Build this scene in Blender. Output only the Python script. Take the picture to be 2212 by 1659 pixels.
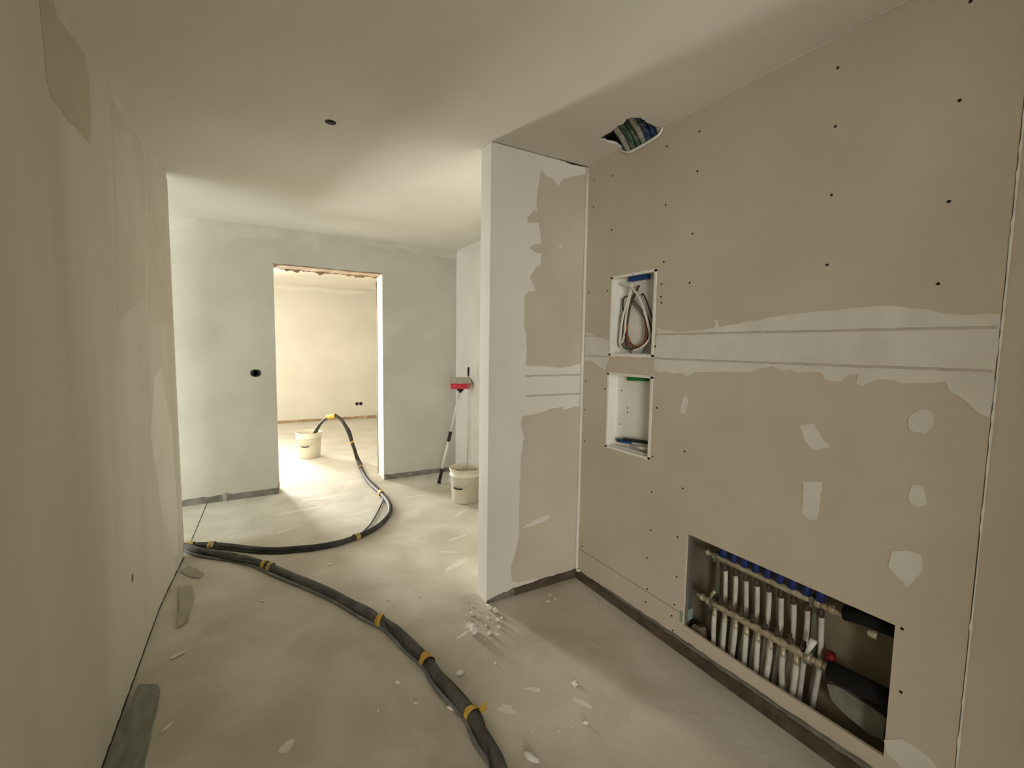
import bpy, bmesh, math, random
from mathutils import Vector, Matrix
for o in list(bpy.data.objects): bpy.data.objects.remove(o, do_unlink=True)
S = bpy.context.scene
COL = S.collection
R = random.Random(7)
# ------------------------------------------------------------------ camera
def make_camera():
    f, yaw, pitch, roll, h = 971.39, 0.5195, -0.0821, 0.0149, 1.4398
    F = Vector((math.sin(yaw)*math.cos(pitch), math.cos(yaw)*math.cos(pitch), math.sin(pitch)))
    r = Vector((math.cos(yaw), -math.sin(yaw), 0)); u = r.cross(F)
    r2 = r*math.cos(roll)+u*math.sin(roll); u2 = u*math.cos(roll)-r*math.sin(roll)
    cd = bpy.data.cameras.new('camera'); cd.sensor_width = 36; cd.sensor_fit = 'HORIZONTAL'
    cd.lens = 36*f/2212; cd.clip_start = .02; cd.clip_end = 100
    c = bpy.data.objects.new('camera', cd); COL.objects.link(c)
    M = Matrix(((r2.x,u2.x,-F.x,0),(r2.y,u2.y,-F.y,0),(r2.z,u2.z,-F.z,h),(0,0,0,1)))
    c.matrix_world = M; S.camera = c
make_camera()
# ------------------------------------------------------------------ world, daylight through the windows, added rear fill, exposure
w = bpy.data.worlds.new('world'); S.world = w; w.use_nodes = True
w.node_tree.nodes['Background'].inputs[0].default_value = (.75,.88,1,1)
w.node_tree.nodes['Background'].inputs[1].default_value = 0.35
def window_light(name, loc, direction, sx, sy, power, col, spread=math.pi):
    d = bpy.data.lights.new(name, 'AREA'); d.shape = 'RECTANGLE'; d.size = sx; d.size_y = sy
    d.energy = power; d.color = col; d.spread = spread
    o = bpy.data.objects.new(name, d); COL.objects.link(o); o.location = loc
    o.rotation_euler = Vector(direction).to_track_quat('-Z', 'Y').to_euler()
window_light('daylight_far_room', (-.95, 9.12, 1.2), (0,-1,0), 1.1, 2.2, 315, (1,.97,.90), 1.5)
window_light('daylight_left_room', (-4.26, 2.9, 1.45), (1,0,-.05), 2.6, 1.7, 150, (.87,.98,1))
window_light('fill_rear_room', (-1.5, -4.06, 1.3), (.18,1,0), 1.6, 2.0, 215, (1,.98,.92))  # added fill lamp in an unseen room behind the camera
vs = S.view_settings; vs.view_transform = 'Standard'; vs.look = 'None'; vs.gamma = 1; vs.use_curve_mapping = False
vs.exposure = 0.0
# ------------------------------------------------------------------ data measured from the room (metres)
XR, YP, XP, YB, YF, H = 1.728, 2.164, 1.093, 4.774, 9.04, 2.5
BAND_UP = [(1.61, 1.547), (1.584, 1.544), (1.548, 1.532), (1.449, 1.521), (1.387, 1.526), (1.332, 1.529), (1.262, 1.537), (1.166, 1.546), (1.106, 1.556), (1.036, 1.566), (0.958, 1.575), (0.909, 1.579), (0.818, 1.581), (0.716, 1.586), (0.656, 1.586), (0.598, 1.575), (0.561, 1.568), (0.518, 1.554), (0.466, 1.548), (0.409, 1.547)]
BAND_LO = [(1.599, 1.341), (1.564, 1.324), (1.521, 1.333), (1.459, 1.324), (1.429, 1.332), (1.394, 1.318), (1.357, 1.338), (1.226, 1.349), (1.154, 1.35), (1.093, 1.352), (1.058, 1.37), (1.004, 1.381), (0.963, 1.363), (0.939, 1.373), (0.91, 1.361), (0.871, 1.366), (0.831, 1.367), (0.816, 1.341), (0.786, 1.337), (0.767, 1.341), (0.751, 1.364), (0.723, 1.367), (0.724, 1.336), (0.711, 1.328), (0.685, 1.342), (0.663, 1.357), (0.617, 1.352), (0.595, 1.346), (0.55, 1.351), (0.504, 1.36), (0.491, 1.331), (0.456, 1.308), (0.43, 1.279), (0.408, 1.268)]
BANDL_UP = [(2.139, 1.536), (2.062, 1.521), (2.02, 1.505), (1.957, 1.493), (1.932, 1.481)]
BANDL_LO = [(2.142, 1.361), (2.092, 1.371), (2.043, 1.353), (1.959, 1.314), (1.944, 1.353), (1.931, 1.369)]
PATCH = [[(1.4, 1.226), (1.383, 1.208), (1.39, 1.166), (1.402, 1.142), (1.423, 1.144), (1.428, 1.161), (1.416, 1.196), (1.413, 1.217)], [(0.894, 1.165), (0.845, 1.184), (0.817, 1.14), (0.787, 1.112), (0.825, 1.09), (0.851, 1.096), (0.873, 1.124)], [(0.572, 1.255), (0.553, 1.271), (0.531, 1.272), (0.52, 1.254), (0.521, 1.225), (0.536, 1.201), (0.556, 1.199), (0.573, 1.204), (0.579, 1.222), (0.579, 1.238)], [(0.867, 0.966), (0.805, 0.983), (0.808, 0.847), (0.831, 0.83), (0.863, 0.849)], [(0.556, 1.038), (0.533, 1.044), (0.521, 0.989), (0.536, 0.975), (0.556, 0.978), (0.564, 1.009)], [(0.591, 0.816), (0.553, 0.835), (0.524, 0.832), (0.515, 0.802), (0.52, 0.77), (0.547, 0.718), (0.57, 0.739), (0.6, 0.768)], [(0.569, 0.197), (0.527, 0.236), (0.491, 0.233), (0.462, 0.23), (0.439, 0.212), (0.442, 0.178), (0.49, 0.135), (0.558, 0.156)], [(1.271, 1.57), (1.256, 1.569), (1.253, 1.557), (1.246, 1.542), (1.247, 1.532), (1.265, 1.532), (1.265, 1.553)]]
BARE1 = [(1.401, 2.419), (1.437, 2.394), (1.488, 2.38), (1.519, 2.357), (1.559, 2.402), (1.621, 2.425), (1.713, 2.457), (1.735, 1.35), (1.712, 1.343), (1.635, 1.329), (1.548, 1.321), (1.464, 1.33), (1.323, 1.337), (1.331, 1.432), (1.326, 1.498), (1.309, 1.563), (1.311, 1.645), (1.306, 1.71), (1.334, 1.752), (1.383, 1.756), (1.363, 1.795), (1.342, 1.826), (1.38, 1.887), (1.413, 1.906), (1.412, 1.963), (1.359, 1.973), (1.333, 1.987), (1.377, 2.016), (1.411, 2.015), (1.401, 2.092), (1.394, 2.131), (1.326, 2.126), (1.317, 2.143), (1.363, 2.198), (1.383, 2.185), (1.378, 2.233), (1.384, 2.313)]
BARE2 = [(1.306, 1.046), (1.399, 1.058), (1.491, 1.078), (1.587, 1.091), (1.599, 1.072), (1.676, 1.086), (1.724, 1.078), (1.724, 0.057), (1.607, 0.047), (1.39, 0.064), (1.288, 0.072), (1.258, 0.088), (1.247, 0.171), (1.275, 0.253), (1.294, 0.338), (1.298, 0.425), (1.298, 0.653), (1.304, 0.825), (1.322, 0.926), (1.301, 0.996)]
SMEAR = [(1.312, 0.396), (1.466, 0.44), (1.512, 0.44), (1.498, 0.41), (1.383, 0.392)]
DOT = [(1.528, 2.033), (1.555, 2.033), (1.56, 2.019), (1.539, 2.011)]
LENS = [(1.792, 2.369), (1.901, 2.436), (1.926, 2.408), (2.026, 2.42), (2.181, 2.437), (2.222, 2.373), (2.217, 2.238), (2.19, 2.134), (2.063, 2.13), (1.954, 2.123), (1.833, 2.137), (1.804, 2.171), (1.804, 2.248), (1.795, 2.31)]
STREAK = [(2.541, 2.435), (2.764, 2.482), (2.959, 2.481), (3.087, 2.463), (3.11, 2.362), (3.096, 2.208), (3.047, 1.947), (3.003, 1.69), (2.418, 1.509), (2.456, 1.797), (2.496, 2.043), (2.506, 2.203), (2.517, 2.393)]
STREAK2 = [(3.15, 2.426), (3.535, 2.525), (3.583, 2.343), (3.606, 1.93), (3.571, 1.551), (3.027, 1.531), (3.098, 1.956), (3.133, 2.219)]
TOPBAND = [(-0.587, 2.371), (-0.425, 2.4), (-0.36, 2.441), (-0.275, 2.402), (-0.21, 2.333), (-0.177, 2.324), (-0.131, 2.349), (-0.073, 2.37), (0.19, 2.397), (0.29, 2.403), (0.34, 2.403), (0.391, 2.367), (0.456, 2.375), (0.507, 2.29), (0.548, 2.316), (0.616, 2.374), (0.713, 2.421), (0.826, 2.443), (1.03, 2.446), (1.227, 2.424), (1.369, 2.459), (1.531, 2.428), (1.751, 2.421), (1.982, 2.413)]
FARBAND = [(0.32, 2.382), (0.397, 2.416), (0.602, 2.389), (0.948, 2.415), (1.195, 2.389), (1.596, 2.387), (1.834, 2.419), (2.048, 2.459)]
SCREW = [(1.392, 2.398), (1.572, 2.401), (1.392, 2.229), (2.104, 2.41), (1.944, 2.38), (1.565, 2.128), (2.101, 2.256), (1.941, 2.091), (1.403, 1.96), (1.562, 1.86), (1.406, 1.743), (1.571, 1.755), (1.57, 1.695), (1.566, 1.665), (2.121, 1.768), (1.956, 1.762), (0.848, 2.391), (0.843, 2.2), (0.84, 1.974), (0.838, 1.739), (0.529, 2.144), (0.532, 1.871), (0.539, 1.641), (0.525, 2.401), (1.593, 1.454), (1.391, 0.967), (1.568, 1.149), (1.581, 0.9), (2.128, 1.242), (1.953, 1.21), (2.129, 1.067), (2.121, 0.875), (1.391, 0.79), (1.578, 0.717), (1.574, 0.52), (1.407, 0.548), (1.402, 0.353), (1.591, 0.366), (1.582, 0.204), (1.588, 0.131), (1.408, 0.21), (1.421, 0.147), (1.411, 0.077), (0.55, 0.583), (0.539, 0.381), (2.118, 0.215)]
HOSE1 = [(1.056, 5.61), (1.032, 5.296), (0.998, 4.883), (0.999, 4.559), (1.015, 4.279), (1.015, 4.019), (0.983, 3.815), (0.925, 3.666), (0.829, 3.52), (0.731, 3.431), (0.615, 3.36), (0.495, 3.318), (0.356, 3.316), (0.212, 3.352), (0.071, 3.402), (-0.067, 3.5), (-0.18, 3.599), (-0.28, 3.677), (-0.378, 3.729), (-0.45, 3.759)]
ARCH = [(0.608, 6.274, 0.214), (0.633, 6.236, 0.286), (0.691, 6.15, 0.41), (0.753, 6.059, 0.497), (0.813, 5.97, 0.541), (0.875, 5.877, 0.539), (0.927, 5.8, 0.477), (0.97, 5.738, 0.374), (1.003, 5.689, 0.248), (1.028, 5.652, 0.155), (1.056, 5.61, 0.011)]
HOSE1B = [(1.019, 4.277), (1.003, 4.138), (0.936, 3.967), (0.849, 3.764), (0.764, 3.585), (0.688, 3.473), (0.618, 3.377)]
HOSE2 = [(-0.453, 3.736), (-0.369, 3.62), (-0.256, 3.506), (-0.119, 3.367), (-0.014, 3.233), (0.086, 3.071), (0.224, 2.836), (0.348, 2.613), (0.44, 2.431), (0.49, 2.323), (0.524, 2.246), (0.565, 2.147), (0.598, 2.022), (0.621, 1.917), (0.637, 1.833), (0.646, 1.738), (0.66, 1.642), (0.677, 1.537), (0.689, 1.468), (0.686, 1.387), (0.686, 1.312), (0.684, 1.255), (0.664, 1.155), (0.629, 1.048)]
TAPE1 = [(1.037, 5.294), (1.019, 4.277), (0.605, 3.357), (-0.291, 3.683), (-0.438, 3.744)]
TAPE2 = [(0.017, 3.189), (0.057, 3.127), (0.52, 2.248), (0.635, 1.847), (0.693, 1.475)]
MAT = [(-0.462, 2.309), (-0.395, 2.272), (-0.377, 2.226), (-0.373, 2.157), (-0.371, 2.054), (-0.369, 1.934), (-0.364, 1.833), (-0.359, 1.778), (-0.488, 1.849), (-0.487, 1.912), (-0.487, 2.046), (-0.481, 2.191)]
FLAP1 = [(-0.44, 3.389), (-0.409, 3.435), (-0.365, 3.37), (-0.312, 3.271), (-0.331, 3.232), (-0.377, 3.266), (-0.429, 3.353)]
FLAP2 = [(-0.426, 3.172), (-0.363, 3.165), (-0.335, 2.979), (-0.341, 2.814), (-0.337, 2.741), (-0.375, 2.689), (-0.387, 2.868), (-0.414, 3.054)]
SHEET = [(0.777, 0.234), (0.737, 0.25), (0.605, 0.241), (0.594, 0.232), (0.6, 0.155), (0.644, 0.148), (0.701, 0.157), (0.753, 0.184)]
CAB = [('white', 0.0055, [(1.881, 1.799), (1.834, 1.784), (1.783, 1.751), (1.732, 1.698), (1.697, 1.633), (1.672, 1.563), (1.66, 1.508), (1.675, 1.474), (1.719, 1.443), (1.766, 1.431)]), ('white', 0.0055, [(1.804, 1.79), (1.817, 1.741), (1.838, 1.671), (1.86, 1.599), (1.872, 1.526), (1.882, 1.475), (1.863, 1.445)]), ('white', 0.005, [(1.802, 1.782), (1.82, 1.698), (1.837, 1.613), (1.844, 1.54), (1.86, 1.489), (1.877, 1.463)]), ('grey', 0.004, [(1.82, 1.698), (1.758, 1.644), (1.713, 1.586), (1.691, 1.523), (1.711, 1.467), (1.757, 1.442), (1.817, 1.442), (1.864, 1.467), (1.886, 1.541), (1.875, 1.629), (1.844, 1.693), (1.801, 1.732), (1.765, 1.771)]), ('grey', 0.0035, [(1.81, 1.701), (1.749, 1.65), (1.704, 1.599), (1.682, 1.536), (1.698, 1.474), (1.738, 1.45), (1.796, 1.438), (1.843, 1.452), (1.871, 1.504), (1.87, 1.585), (1.848, 1.664), (1.811, 1.722), (1.779, 1.776)]), ('brown', 0.0035, [(1.755, 1.773), (1.782, 1.73), (1.819, 1.684), (1.84, 1.613), (1.847, 1.54), (1.829, 1.489), (1.792, 1.456), (1.748, 1.45), (1.711, 1.471), (1.694, 1.523), (1.7, 1.578)]), ('orange', 0.003, [(1.704, 1.592), (1.687, 1.536), (1.698, 1.485), (1.729, 1.457), (1.767, 1.447)]), ('orange', 0.003, [(1.843, 1.569), (1.832, 1.511), (1.808, 1.467), (1.782, 1.449)]), ('black', 0.003, [(1.748, 1.724), (1.729, 1.722), (1.689, 1.66), (1.658, 1.59), (1.653, 1.536), (1.662, 1.495)]), ('black', 0.003, [(1.821, 1.723), (1.856, 1.726), (1.881, 1.71), (1.884, 1.659), (1.875, 1.629)]), ('green', 0.003, [(1.867, 1.467), (1.837, 1.442), (1.791, 1.437), (1.748, 1.44)]), ('grey', 0.0025, [(1.832, 1.438), (1.81, 1.413), (1.78, 1.403), (1.741, 1.414), (1.714, 1.443)])]

# ------------------------------------------------------------------ materials
def lin(h):
    h = h.lstrip('#'); c = [int(h[i:i+2],16)/255 for i in (0,2,4)]
    return tuple((v/12.92 if v<=.04045 else ((v+.055)/1.055)**2.4) for v in c)+(1,)
def mat(name, col, col2=None, scale=6, rough=.85, bump=0, bscale=60, detail=6, lo=.35, hi=.65, stretch=None, metal=0, coords='Object', spec=.3, distort=0):
    m = bpy.data.materials.new(name); m.use_nodes = True
    n = m.node_tree.nodes; l = m.node_tree.links; b = n['Principled BSDF']
    b.inputs['Roughness'].default_value = rough; b.inputs['Metallic'].default_value = metal
    b.inputs['Specular IOR Level'].default_value = spec
    b.inputs['Base Color'].default_value = lin(col)
    tc = n.new('ShaderNodeTexCoord'); vec = tc.outputs[coords]
    if stretch:
        mp = n.new('ShaderNodeMapping'); mp.inputs['Scale'].default_value = stretch; l.new(vec, mp.inputs[0]); vec = mp.outputs[0]
    if col2:
        t = n.new('ShaderNodeTexNoise'); t.inputs['Scale'].default_value = scale; t.inputs['Detail'].default_value = detail; t.inputs['Distortion'].default_value = distort
        l.new(vec, t.inputs['Vector'])
        r = n.new('ShaderNodeValToRGB'); r.color_ramp.elements[0].position = lo; r.color_ramp.elements[1].position = hi
        r.color_ramp.elements[0].color = lin(col); r.color_ramp.elements[1].color = lin(col2)
        l.new(t.outputs[0], r.inputs[0]); l.new(r.outputs[0], b.inputs['Base Color'])
    if bump:
        t2 = n.new('ShaderNodeTexNoise'); t2.inputs['Scale'].default_value = bscale; t2.inputs['Detail'].default_value = 5
        l.new(vec, t2.inputs['Vector'])
        bp = n.new('ShaderNodeBump'); bp.inputs['Strength'].default_value = bump; bp.inputs['Distance'].default_value = .01
        l.new(t2.outputs[0], bp.inputs['Height']); l.new(bp.outputs[0], b.inputs['Normal'])
    return m
M = {}
M['plaster'] = mat('plaster', '#E9E6DD', '#E2DED3', 2.2, bump=.10, bscale=25)
M['plaster_wall'] = mat('plaster_wall', '#E0DBD0', '#D3CDC0', 1.6, bump=.10, bscale=20, stretch=(1,2.2,.35))
M['ceiling'] = mat('ceiling_plaster', '#E8E4DA', '#E0DBD0', 1.3, bump=.08, bscale=14)
M['filler'] = mat('joint_filler', '#E4E0D6', '#DAD5CA', 9, bump=.14, bscale=45)
M['board'] = mat('drywall_paper', '#CFC3B0', '#C7BBA7', 2.5, bump=.04, bscale=200)
M['board_grey'] = mat('drywall_paper_grey', '#CFC5B5', '#C7BCAB', 3, bump=.05, bscale=160)
M['ridge'] = mat('tape_edge_shade', '#CDC5B7', '#BFB7A8', 30)  # dirt and shadow lines of the tape edges, put into the colour
M['faint'] = mat('thin_skim', '#D9D2C5', '#D0C8BA', 3, bump=.06, bscale=60)
M['farwall'] = mat('far_room_plaster', '#E0DCD3', '#D8D4CA', 2.0, bump=.08, bscale=25)
M['backwall'] = mat('back_wall_board', '#CBC6BA', '#C0BAAC', 2.0, bump=.06, bscale=30)
M['screed'] = mat('screed', '#DBD5C8', '#B9B19F', 2.6, rough=.7, bump=.2, bscale=30, lo=.3, hi=.75, detail=9, distort=.6)
M['screed_far'] = mat('screed_far', '#D9D5CB', '#CCC7BB', 3, rough=.65, bump=.14, bscale=30, detail=9)
M['dust'] = mat('plaster_dust', '#F1EDE5', '#E6E1D6', 20)
M['smear'] = mat('plaster_smear', '#E2DDD2', '#D4CDC0', 30)
M['foam'] = mat('grey_edge_foam', '#8B867B', '#6C675D', 14, bump=.2, bscale=80)
M['foam_dark'] = mat('dark_edge_foam', '#645646', '#4C4136', 12, bump=.2, bscale=80)
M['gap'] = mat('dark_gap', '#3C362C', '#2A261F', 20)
M['lintel'] = mat('broken_lintel', '#C3A988', '#96806A', 14, bump=.5, bscale=40)
M['white'] = mat('white_plastic', '#F1EEE4', '#EAE6DA', 8, rough=.45)
M['bucket'] = mat('bucket_plastic', '#E8E2D0', '#DDD6C2', 6, rough=.45)
M['mush'] = mat('wet_plaster', '#C9BFA6', '#A3977E', 30, bump=.6, bscale=40)
M['hose'] = mat('black_hose', '#34312F', '#5E5B54', 9, rough=.6, lo=.48, hi=.9, bump=.1, bscale=50)
M['hose_dusty'] = mat('dusty_grey_hose', '#4C4B48', '#77736B', 11, rough=.7, lo=.4, hi=.75)
M['cable_grey'] = mat('grey_cable', '#8A8A88', '#6F6E6B', 12, rough=.6)
M['tape'] = mat('yellow_tape', '#DDB646', '#C9A144', 25, rough=.5)
M['tape_old'] = mat('dirty_yellow_tape', '#C2A95A', '#A08B58', 30, rough=.6)
M['black'] = mat('black_plastic', '#1E1C1B', '#2A2826', 20, rough=.6)
M['red'] = mat('red_sponge', '#DC4A58', '#C43A48', 30, rough=.9, bump=.3, bscale=150)
M['aluminium'] = mat('white_aluminium_tube', '#E6E4DC', '#D8D6CE', 10, rough=.35)
M['steel'] = mat('grey_steel', '#C6C2B7', '#ADA89C', 20, rough=.5, metal=.2)
M['galv'] = mat('galvanised_stud', '#8C8C84', '#73746C', 10, rough=.5, metal=.5)
M['greenplastic'] = mat('green_plastic', '#7C9482', '#8FA391', 10)
M['brass'] = mat('nickel_brass', '#C9BFA8', '#A5977C', 40, rough=.4, metal=.35)
M['fitting'] = mat('brown_fitting', '#57463A', '#3E3028', 40, rough=.5)
M['blue'] = mat('blue_cap', '#1B2A5C', '#22336B', 20, rough=.5)
M['pex'] = mat('white_pipe', '#D8D5CA', '#C2BEB2', 20, rough=.45)
M['insul'] = mat('black_insulation', '#121110', '#1A1918', 20, rough=.9)
M['redvalve'] = mat('red_valve', '#6A0F18', '#7C141E', 20, rough=.5)
M['cavity'] = mat('cavity_wall', '#6E6553', '#5A5240', 5, bump=.3, bscale=20)
M['cavity_back'] = mat('cavity_back_wall', '#8F846E', '#7C715C', 6, bump=.3, bscale=20)
M['sheet'] = mat('grey_wool', '#8D8F84', '#75776C', 14, bump=.5, bscale=40)
M['mortar'] = mat('mortar_lump', '#8E7F66', '#766850', 30, bump=.5, bscale=40)
M['matgreen'] = mat('grey_green_foil', '#7C8075', '#939488', 7, rough=.6, stretch=(6,1,1))
M['flap'] = mat('grey_torn_foil', '#B4AD9E', '#A49D8E', 10, rough=.6)
M['c_white'] = mat('white_cable_sheath', '#DAD6C9', rough=.5); M['c_grey'] = mat('grey_wire', '#7C7872', rough=.5)
M['c_brown'] = mat('brown_wire', '#5E4332', rough=.5); M['c_orange'] = mat('orange_wire', '#9C5A34', rough=.5)
M['c_black'] = mat('black_wire', '#2E2B28', rough=.5); M['c_green'] = mat('green_wire', '#3E5A4A', rough=.5)
M['t_white'] = mat('splashed_white_conduit', '#B9B5A6', '#8D9188', 30, rough=.6)
M['t_green'] = mat('splashed_green_conduit', '#2F5238', '#8E9684', 30, rough=.6, lo=.45, hi=.75)
M['t_blue'] = mat('splashed_blue_conduit', '#27406A', '#808C90', 30, rough=.6, lo=.45, hi=.75)
M['g_green'] = mat('green_grommet', '#1E7A30', '#17682A', 20, rough=.5)
M['g_blue'] = mat('blue_grommet', '#1F4688', '#1B3D78', 20, rough=.5)
# ------------------------------------------------------------------ builders
def link(o, parent=None):
    COL.objects.link(o)
    if parent: o.parent = parent
    return o
def mesh(name, verts, faces, m, parent=None, smooth=False):
    me = bpy.data.meshes.new(name); me.from_pydata([tuple(v) for v in verts], [], faces)
    bm = bmesh.new(); bm.from_mesh(me); bmesh.ops.recalc_face_normals(bm, faces=bm.faces); bm.to_mesh(me); bm.free()
    if smooth:
        for p in me.polygons: p.use_smooth = True
    me.materials.append(M[m])
    return link(bpy.data.objects.new(name, me), parent)
def tag(o, label, cat, group=None):
    o['label'] = label; o['category'] = cat
    if group: o['group'] = group
    return o
def struct(o): o['kind'] = 'structure'; return o
def empty(name, loc=(0,0,0)):
    o = bpy.data.objects.new(name, None); o.location = loc; o.empty_display_size = .1
    return link(o)
def attach(parent, *obs):
    for o in obs:
        o.parent = parent; o.matrix_parent_inverse = Matrix.Translation(-Vector(parent.location))
def box_vf(x0,x1,y0,y1,z0,z1):
    v = [(x0,y0,z0),(x1,y0,z0),(x1,y1,z0),(x0,y1,z0),(x0,y0,z1),(x1,y0,z1),(x1,y1,z1),(x0,y1,z1)]
    return v, [(0,1,2,3),(4,7,6,5),(0,4,5,1),(1,5,6,2),(2,6,7,3),(3,7,4,0)]
def box(name, b, m, parent=None): v,f = box_vf(*b); return mesh(name, v, f, m, parent)
def boxes(name, bs, m, parent=None):
    V=[];Fc=[]
    for b in bs:
        v,f = box_vf(*b); k=len(V); V+=v; Fc+=[tuple(i+k for i in q) for q in f]
    return mesh(name, V, Fc, m, parent)
def fill2d(loops):
    """triangulate an outline with holes; returns 2-D points, triangles"""
    bm = bmesh.new(); idx=[]; pts=[]
    for lp in loops:
        vs_ = [bm.verts.new((p[0],p[1],0)) for p in lp]
        for i in range(len(vs_)): bm.edges.new((vs_[i], vs_[(i+1)%len(vs_)]))
    bmesh.ops.triangle_fill(bm, edges=bm.edges[:], use_beauty=True, normal=(0,0,1))
    bm.verts.index_update()
    pts = [(v.co.x,v.co.y) for v in bm.verts]; tris = [tuple(v.index for v in f.verts) for f in bm.faces]
    bm.free(); return pts, tris
def plate(name, loops, fr, w0, w1, m, parent=None):
    """solid plate: outline (with holes) in a plane, from depth w0 to w1; fr maps (u,v,w) to the room"""
    if not isinstance(loops[0][0], (tuple,list)): loops=[loops]
    pts, tris = fill2d(loops); n=len(pts)
    V = [fr(u,v,w0) for u,v in pts]+[fr(u,v,w1) for u,v in pts]
    Fc = list(tris)+[tuple(i+n for i in reversed(t)) for t in tris]
    k=0
    for lp in loops:
        L=len(lp)
        for i in range(L):
            a=k+i; b=k+(i+1)%L; Fc.append((a,b,b+n,a+n))
        k+=L
    return mesh(name, V, Fc, m, parent)
def ragged(poly, amp=.004, seg=.02, closed=True, seed=1):
    r = random.Random(seed); out=[]
    N=len(poly)
    for i in range(N if closed else N-1):
        a=Vector(poly[i]); b=Vector(poly[(i+1)%N]); k=max(1,int((b-a).length/seg))
        for j in range(k):
            p=a.lerp(b,j/k); out.append((p.x+r.uniform(-amp,amp), p.y+r.uniform(-amp,amp)))
    if not closed: out.append(tuple(poly[-1]))
    return out
def catmull(P, sub=6):
    P=[Vector(p) for p in P]; out=[]
    for i in range(len(P)-1):
        p0=P[max(i-1,0)];p1=P[i];p2=P[i+1];p3=P[min(i+2,len(P)-1)]
        for j in range(sub):
            t=j/sub
            out.append(.5*((2*p1)+(p2-p0)*t+(2*p0-5*p1+4*p2-p3)*t*t+(3*p1-p0-3*p2+p3)*t*t*t))
    out.append(P[-1]); return out
def sweep(path, rad, sides=10, caps=True):
    path=[Vector(p) for p in path]; V=[];Fc=[]; n=len(path)
    t0=(path[1]-path[0]).normalized(); a=Vector((0,0,1)) if abs(t0.z)<.9 else Vector((1,0,0))
    nrm=(a-t0*a.dot(t0)).normalized()
    for i,p in enumerate(path):
        t=(path[min(i+1,n-1)]-path[max(i-1,0)]).normalized()
        nrm=(nrm-t*nrm.dot(t)).normalized(); bn=t.cross(nrm); r=rad(i) if callable(rad) else rad
        for k in range(sides):
            q=2*math.pi*k/sides; V.append(p+(nrm*math.cos(q)+bn*math.sin(q))*r)
    for i in range(n-1):
        for k in range(sides):
            a_=i*sides+k; b_=i*sides+(k+1)%sides; Fc.append((a_,b_,b_+sides,a_+sides))
    if caps: Fc.append(tuple(range(sides))); Fc.append(tuple(range((n-1)*sides,n*sides)))
    return V,Fc
def tube(name, path, rad, m, parent=None, sides=10, sub=0):
    if sub: path=catmull(path, sub)
    V,Fc=sweep(path, rad, sides); return mesh(name, V, Fc, m, parent, True)
def tubes(name, paths, rad, m, parent=None, sides=8):
    V=[];Fc=[]
    for p in paths:
        v,f=sweep(p, rad, sides); k=len(V); V+=v; Fc+=[tuple(i+k for i in q) for q in f]
    return mesh(name, V, Fc, m, parent, True)
def lathe(name, prof, c, m, parent=None, sides=40, axis='Z', smooth=True):
    V=[];Fc=[]; n=len(prof)
    for r,z in prof:
        for k in range(sides):
            q=2*math.pi*k/sides; a,b=r*math.cos(q),r*math.sin(q)
            V.append((c[0]+a,c[1]+b,c[2]+z) if axis=='Z' else (c[0]+a,c[1]+z,c[2]+b) if axis=='Y' else (c[0]+z,c[1]+a,c[2]+b))
    for i in range(n-1):
        for k in range(sides):
            a_=i*sides+k; b_=i*sides+(k+1)%sides; Fc.append((a_,b_,b_+sides,a_+sides))
    if prof[0][0]>1e-5: Fc.append(tuple(range(sides)))
    if prof[-1][0]>1e-5: Fc.append(tuple(range((n-1)*sides,n*sides)))
    o = mesh(name, V, Fc, m, parent, smooth)
    return o
# plane frames: (u, v, w) with w pointing into the room
def XLW(y): return -.487 if y<2.9 else -.487+.036*min(1,(y-2.9)/.68)**1.3
fr_right = lambda u,v,w: (XR-w,u,v)
fr_part  = lambda u,v,w: (u,YP-w,v)
fr_back  = lambda u,v,w: (u,YB-w,v)
fr_far   = lambda u,v,w: (u,YF-w,v)
fr_left  = lambda u,v,w: (XLW(u)+w,u,v)
fr_floor = lambda u,v,w: (u,v,w)
fr_ceil  = lambda u,v,w: (u,v,H-w)
# ================================================================== the room shell
floor = struct(box('floor', (-4.3,2.1,-4.1,4.93,-.1,0), 'screed'))
floor_far = struct(box('floor_far', (-2.7,2.2,4.934,9.1,-.1,0), 'screed_far'))
hole = [(1.547,1.857),(1.551,1.785),(1.541,1.735),(1.536,1.701),(1.544,1.68),(1.528,1.639),(1.529,1.614),(1.573,1.591),(1.618,1.609),(1.678,1.614),(1.735,1.612),(1.80,1.62),(1.80,1.89),(1.735,1.885),(1.715,1.872),(1.668,1.856),(1.61,1.862)]
lamp = [(.346+.026*math.cos(a*math.pi/8), 2.393+.026*math.sin(a*math.pi/8)) for a in range(16)]
ceiling = struct(plate('ceiling', [[(-4.3,-4.1),(2.1,-4.1),(2.1,4.80),(-4.3,4.80)], ragged(hole,.003,.015,seed=3), lamp], fr_ceil, 0, -.0125, 'ceiling'))
ceiling_slab = struct(box('ceiling_slab', (-4.4,2.3,-4.2,9.3,2.72,2.85), 'cavity'))
ceiling_far = struct(box('ceiling_far', (-2.7,2.2,4.9,9.1,2.48,2.6), 'ceiling'))
# left wall, its end thickened by plaster
prof = [(-.487,-1.3),(-.487,2.9)]+[(XLW(y),y) for y in (3.0,3.1,3.2,3.3,3.4,3.5,3.57)]+[(-.452,3.61),(-.457,3.628),(-.468,3.634),(-.60,3.634),(-.60,-1.3)]
n=len(prof)
wall_left = struct(mesh('wall_left', [(x,y,0) for x,y in prof]+[(x,y,H) for x,y in prof], [tuple(range(n)),tuple(range(n,2*n))]+[(i,(i+1)%n,(i+1)%n+n,i+n) for i in range(n)], 'plaster_wall'))
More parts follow.
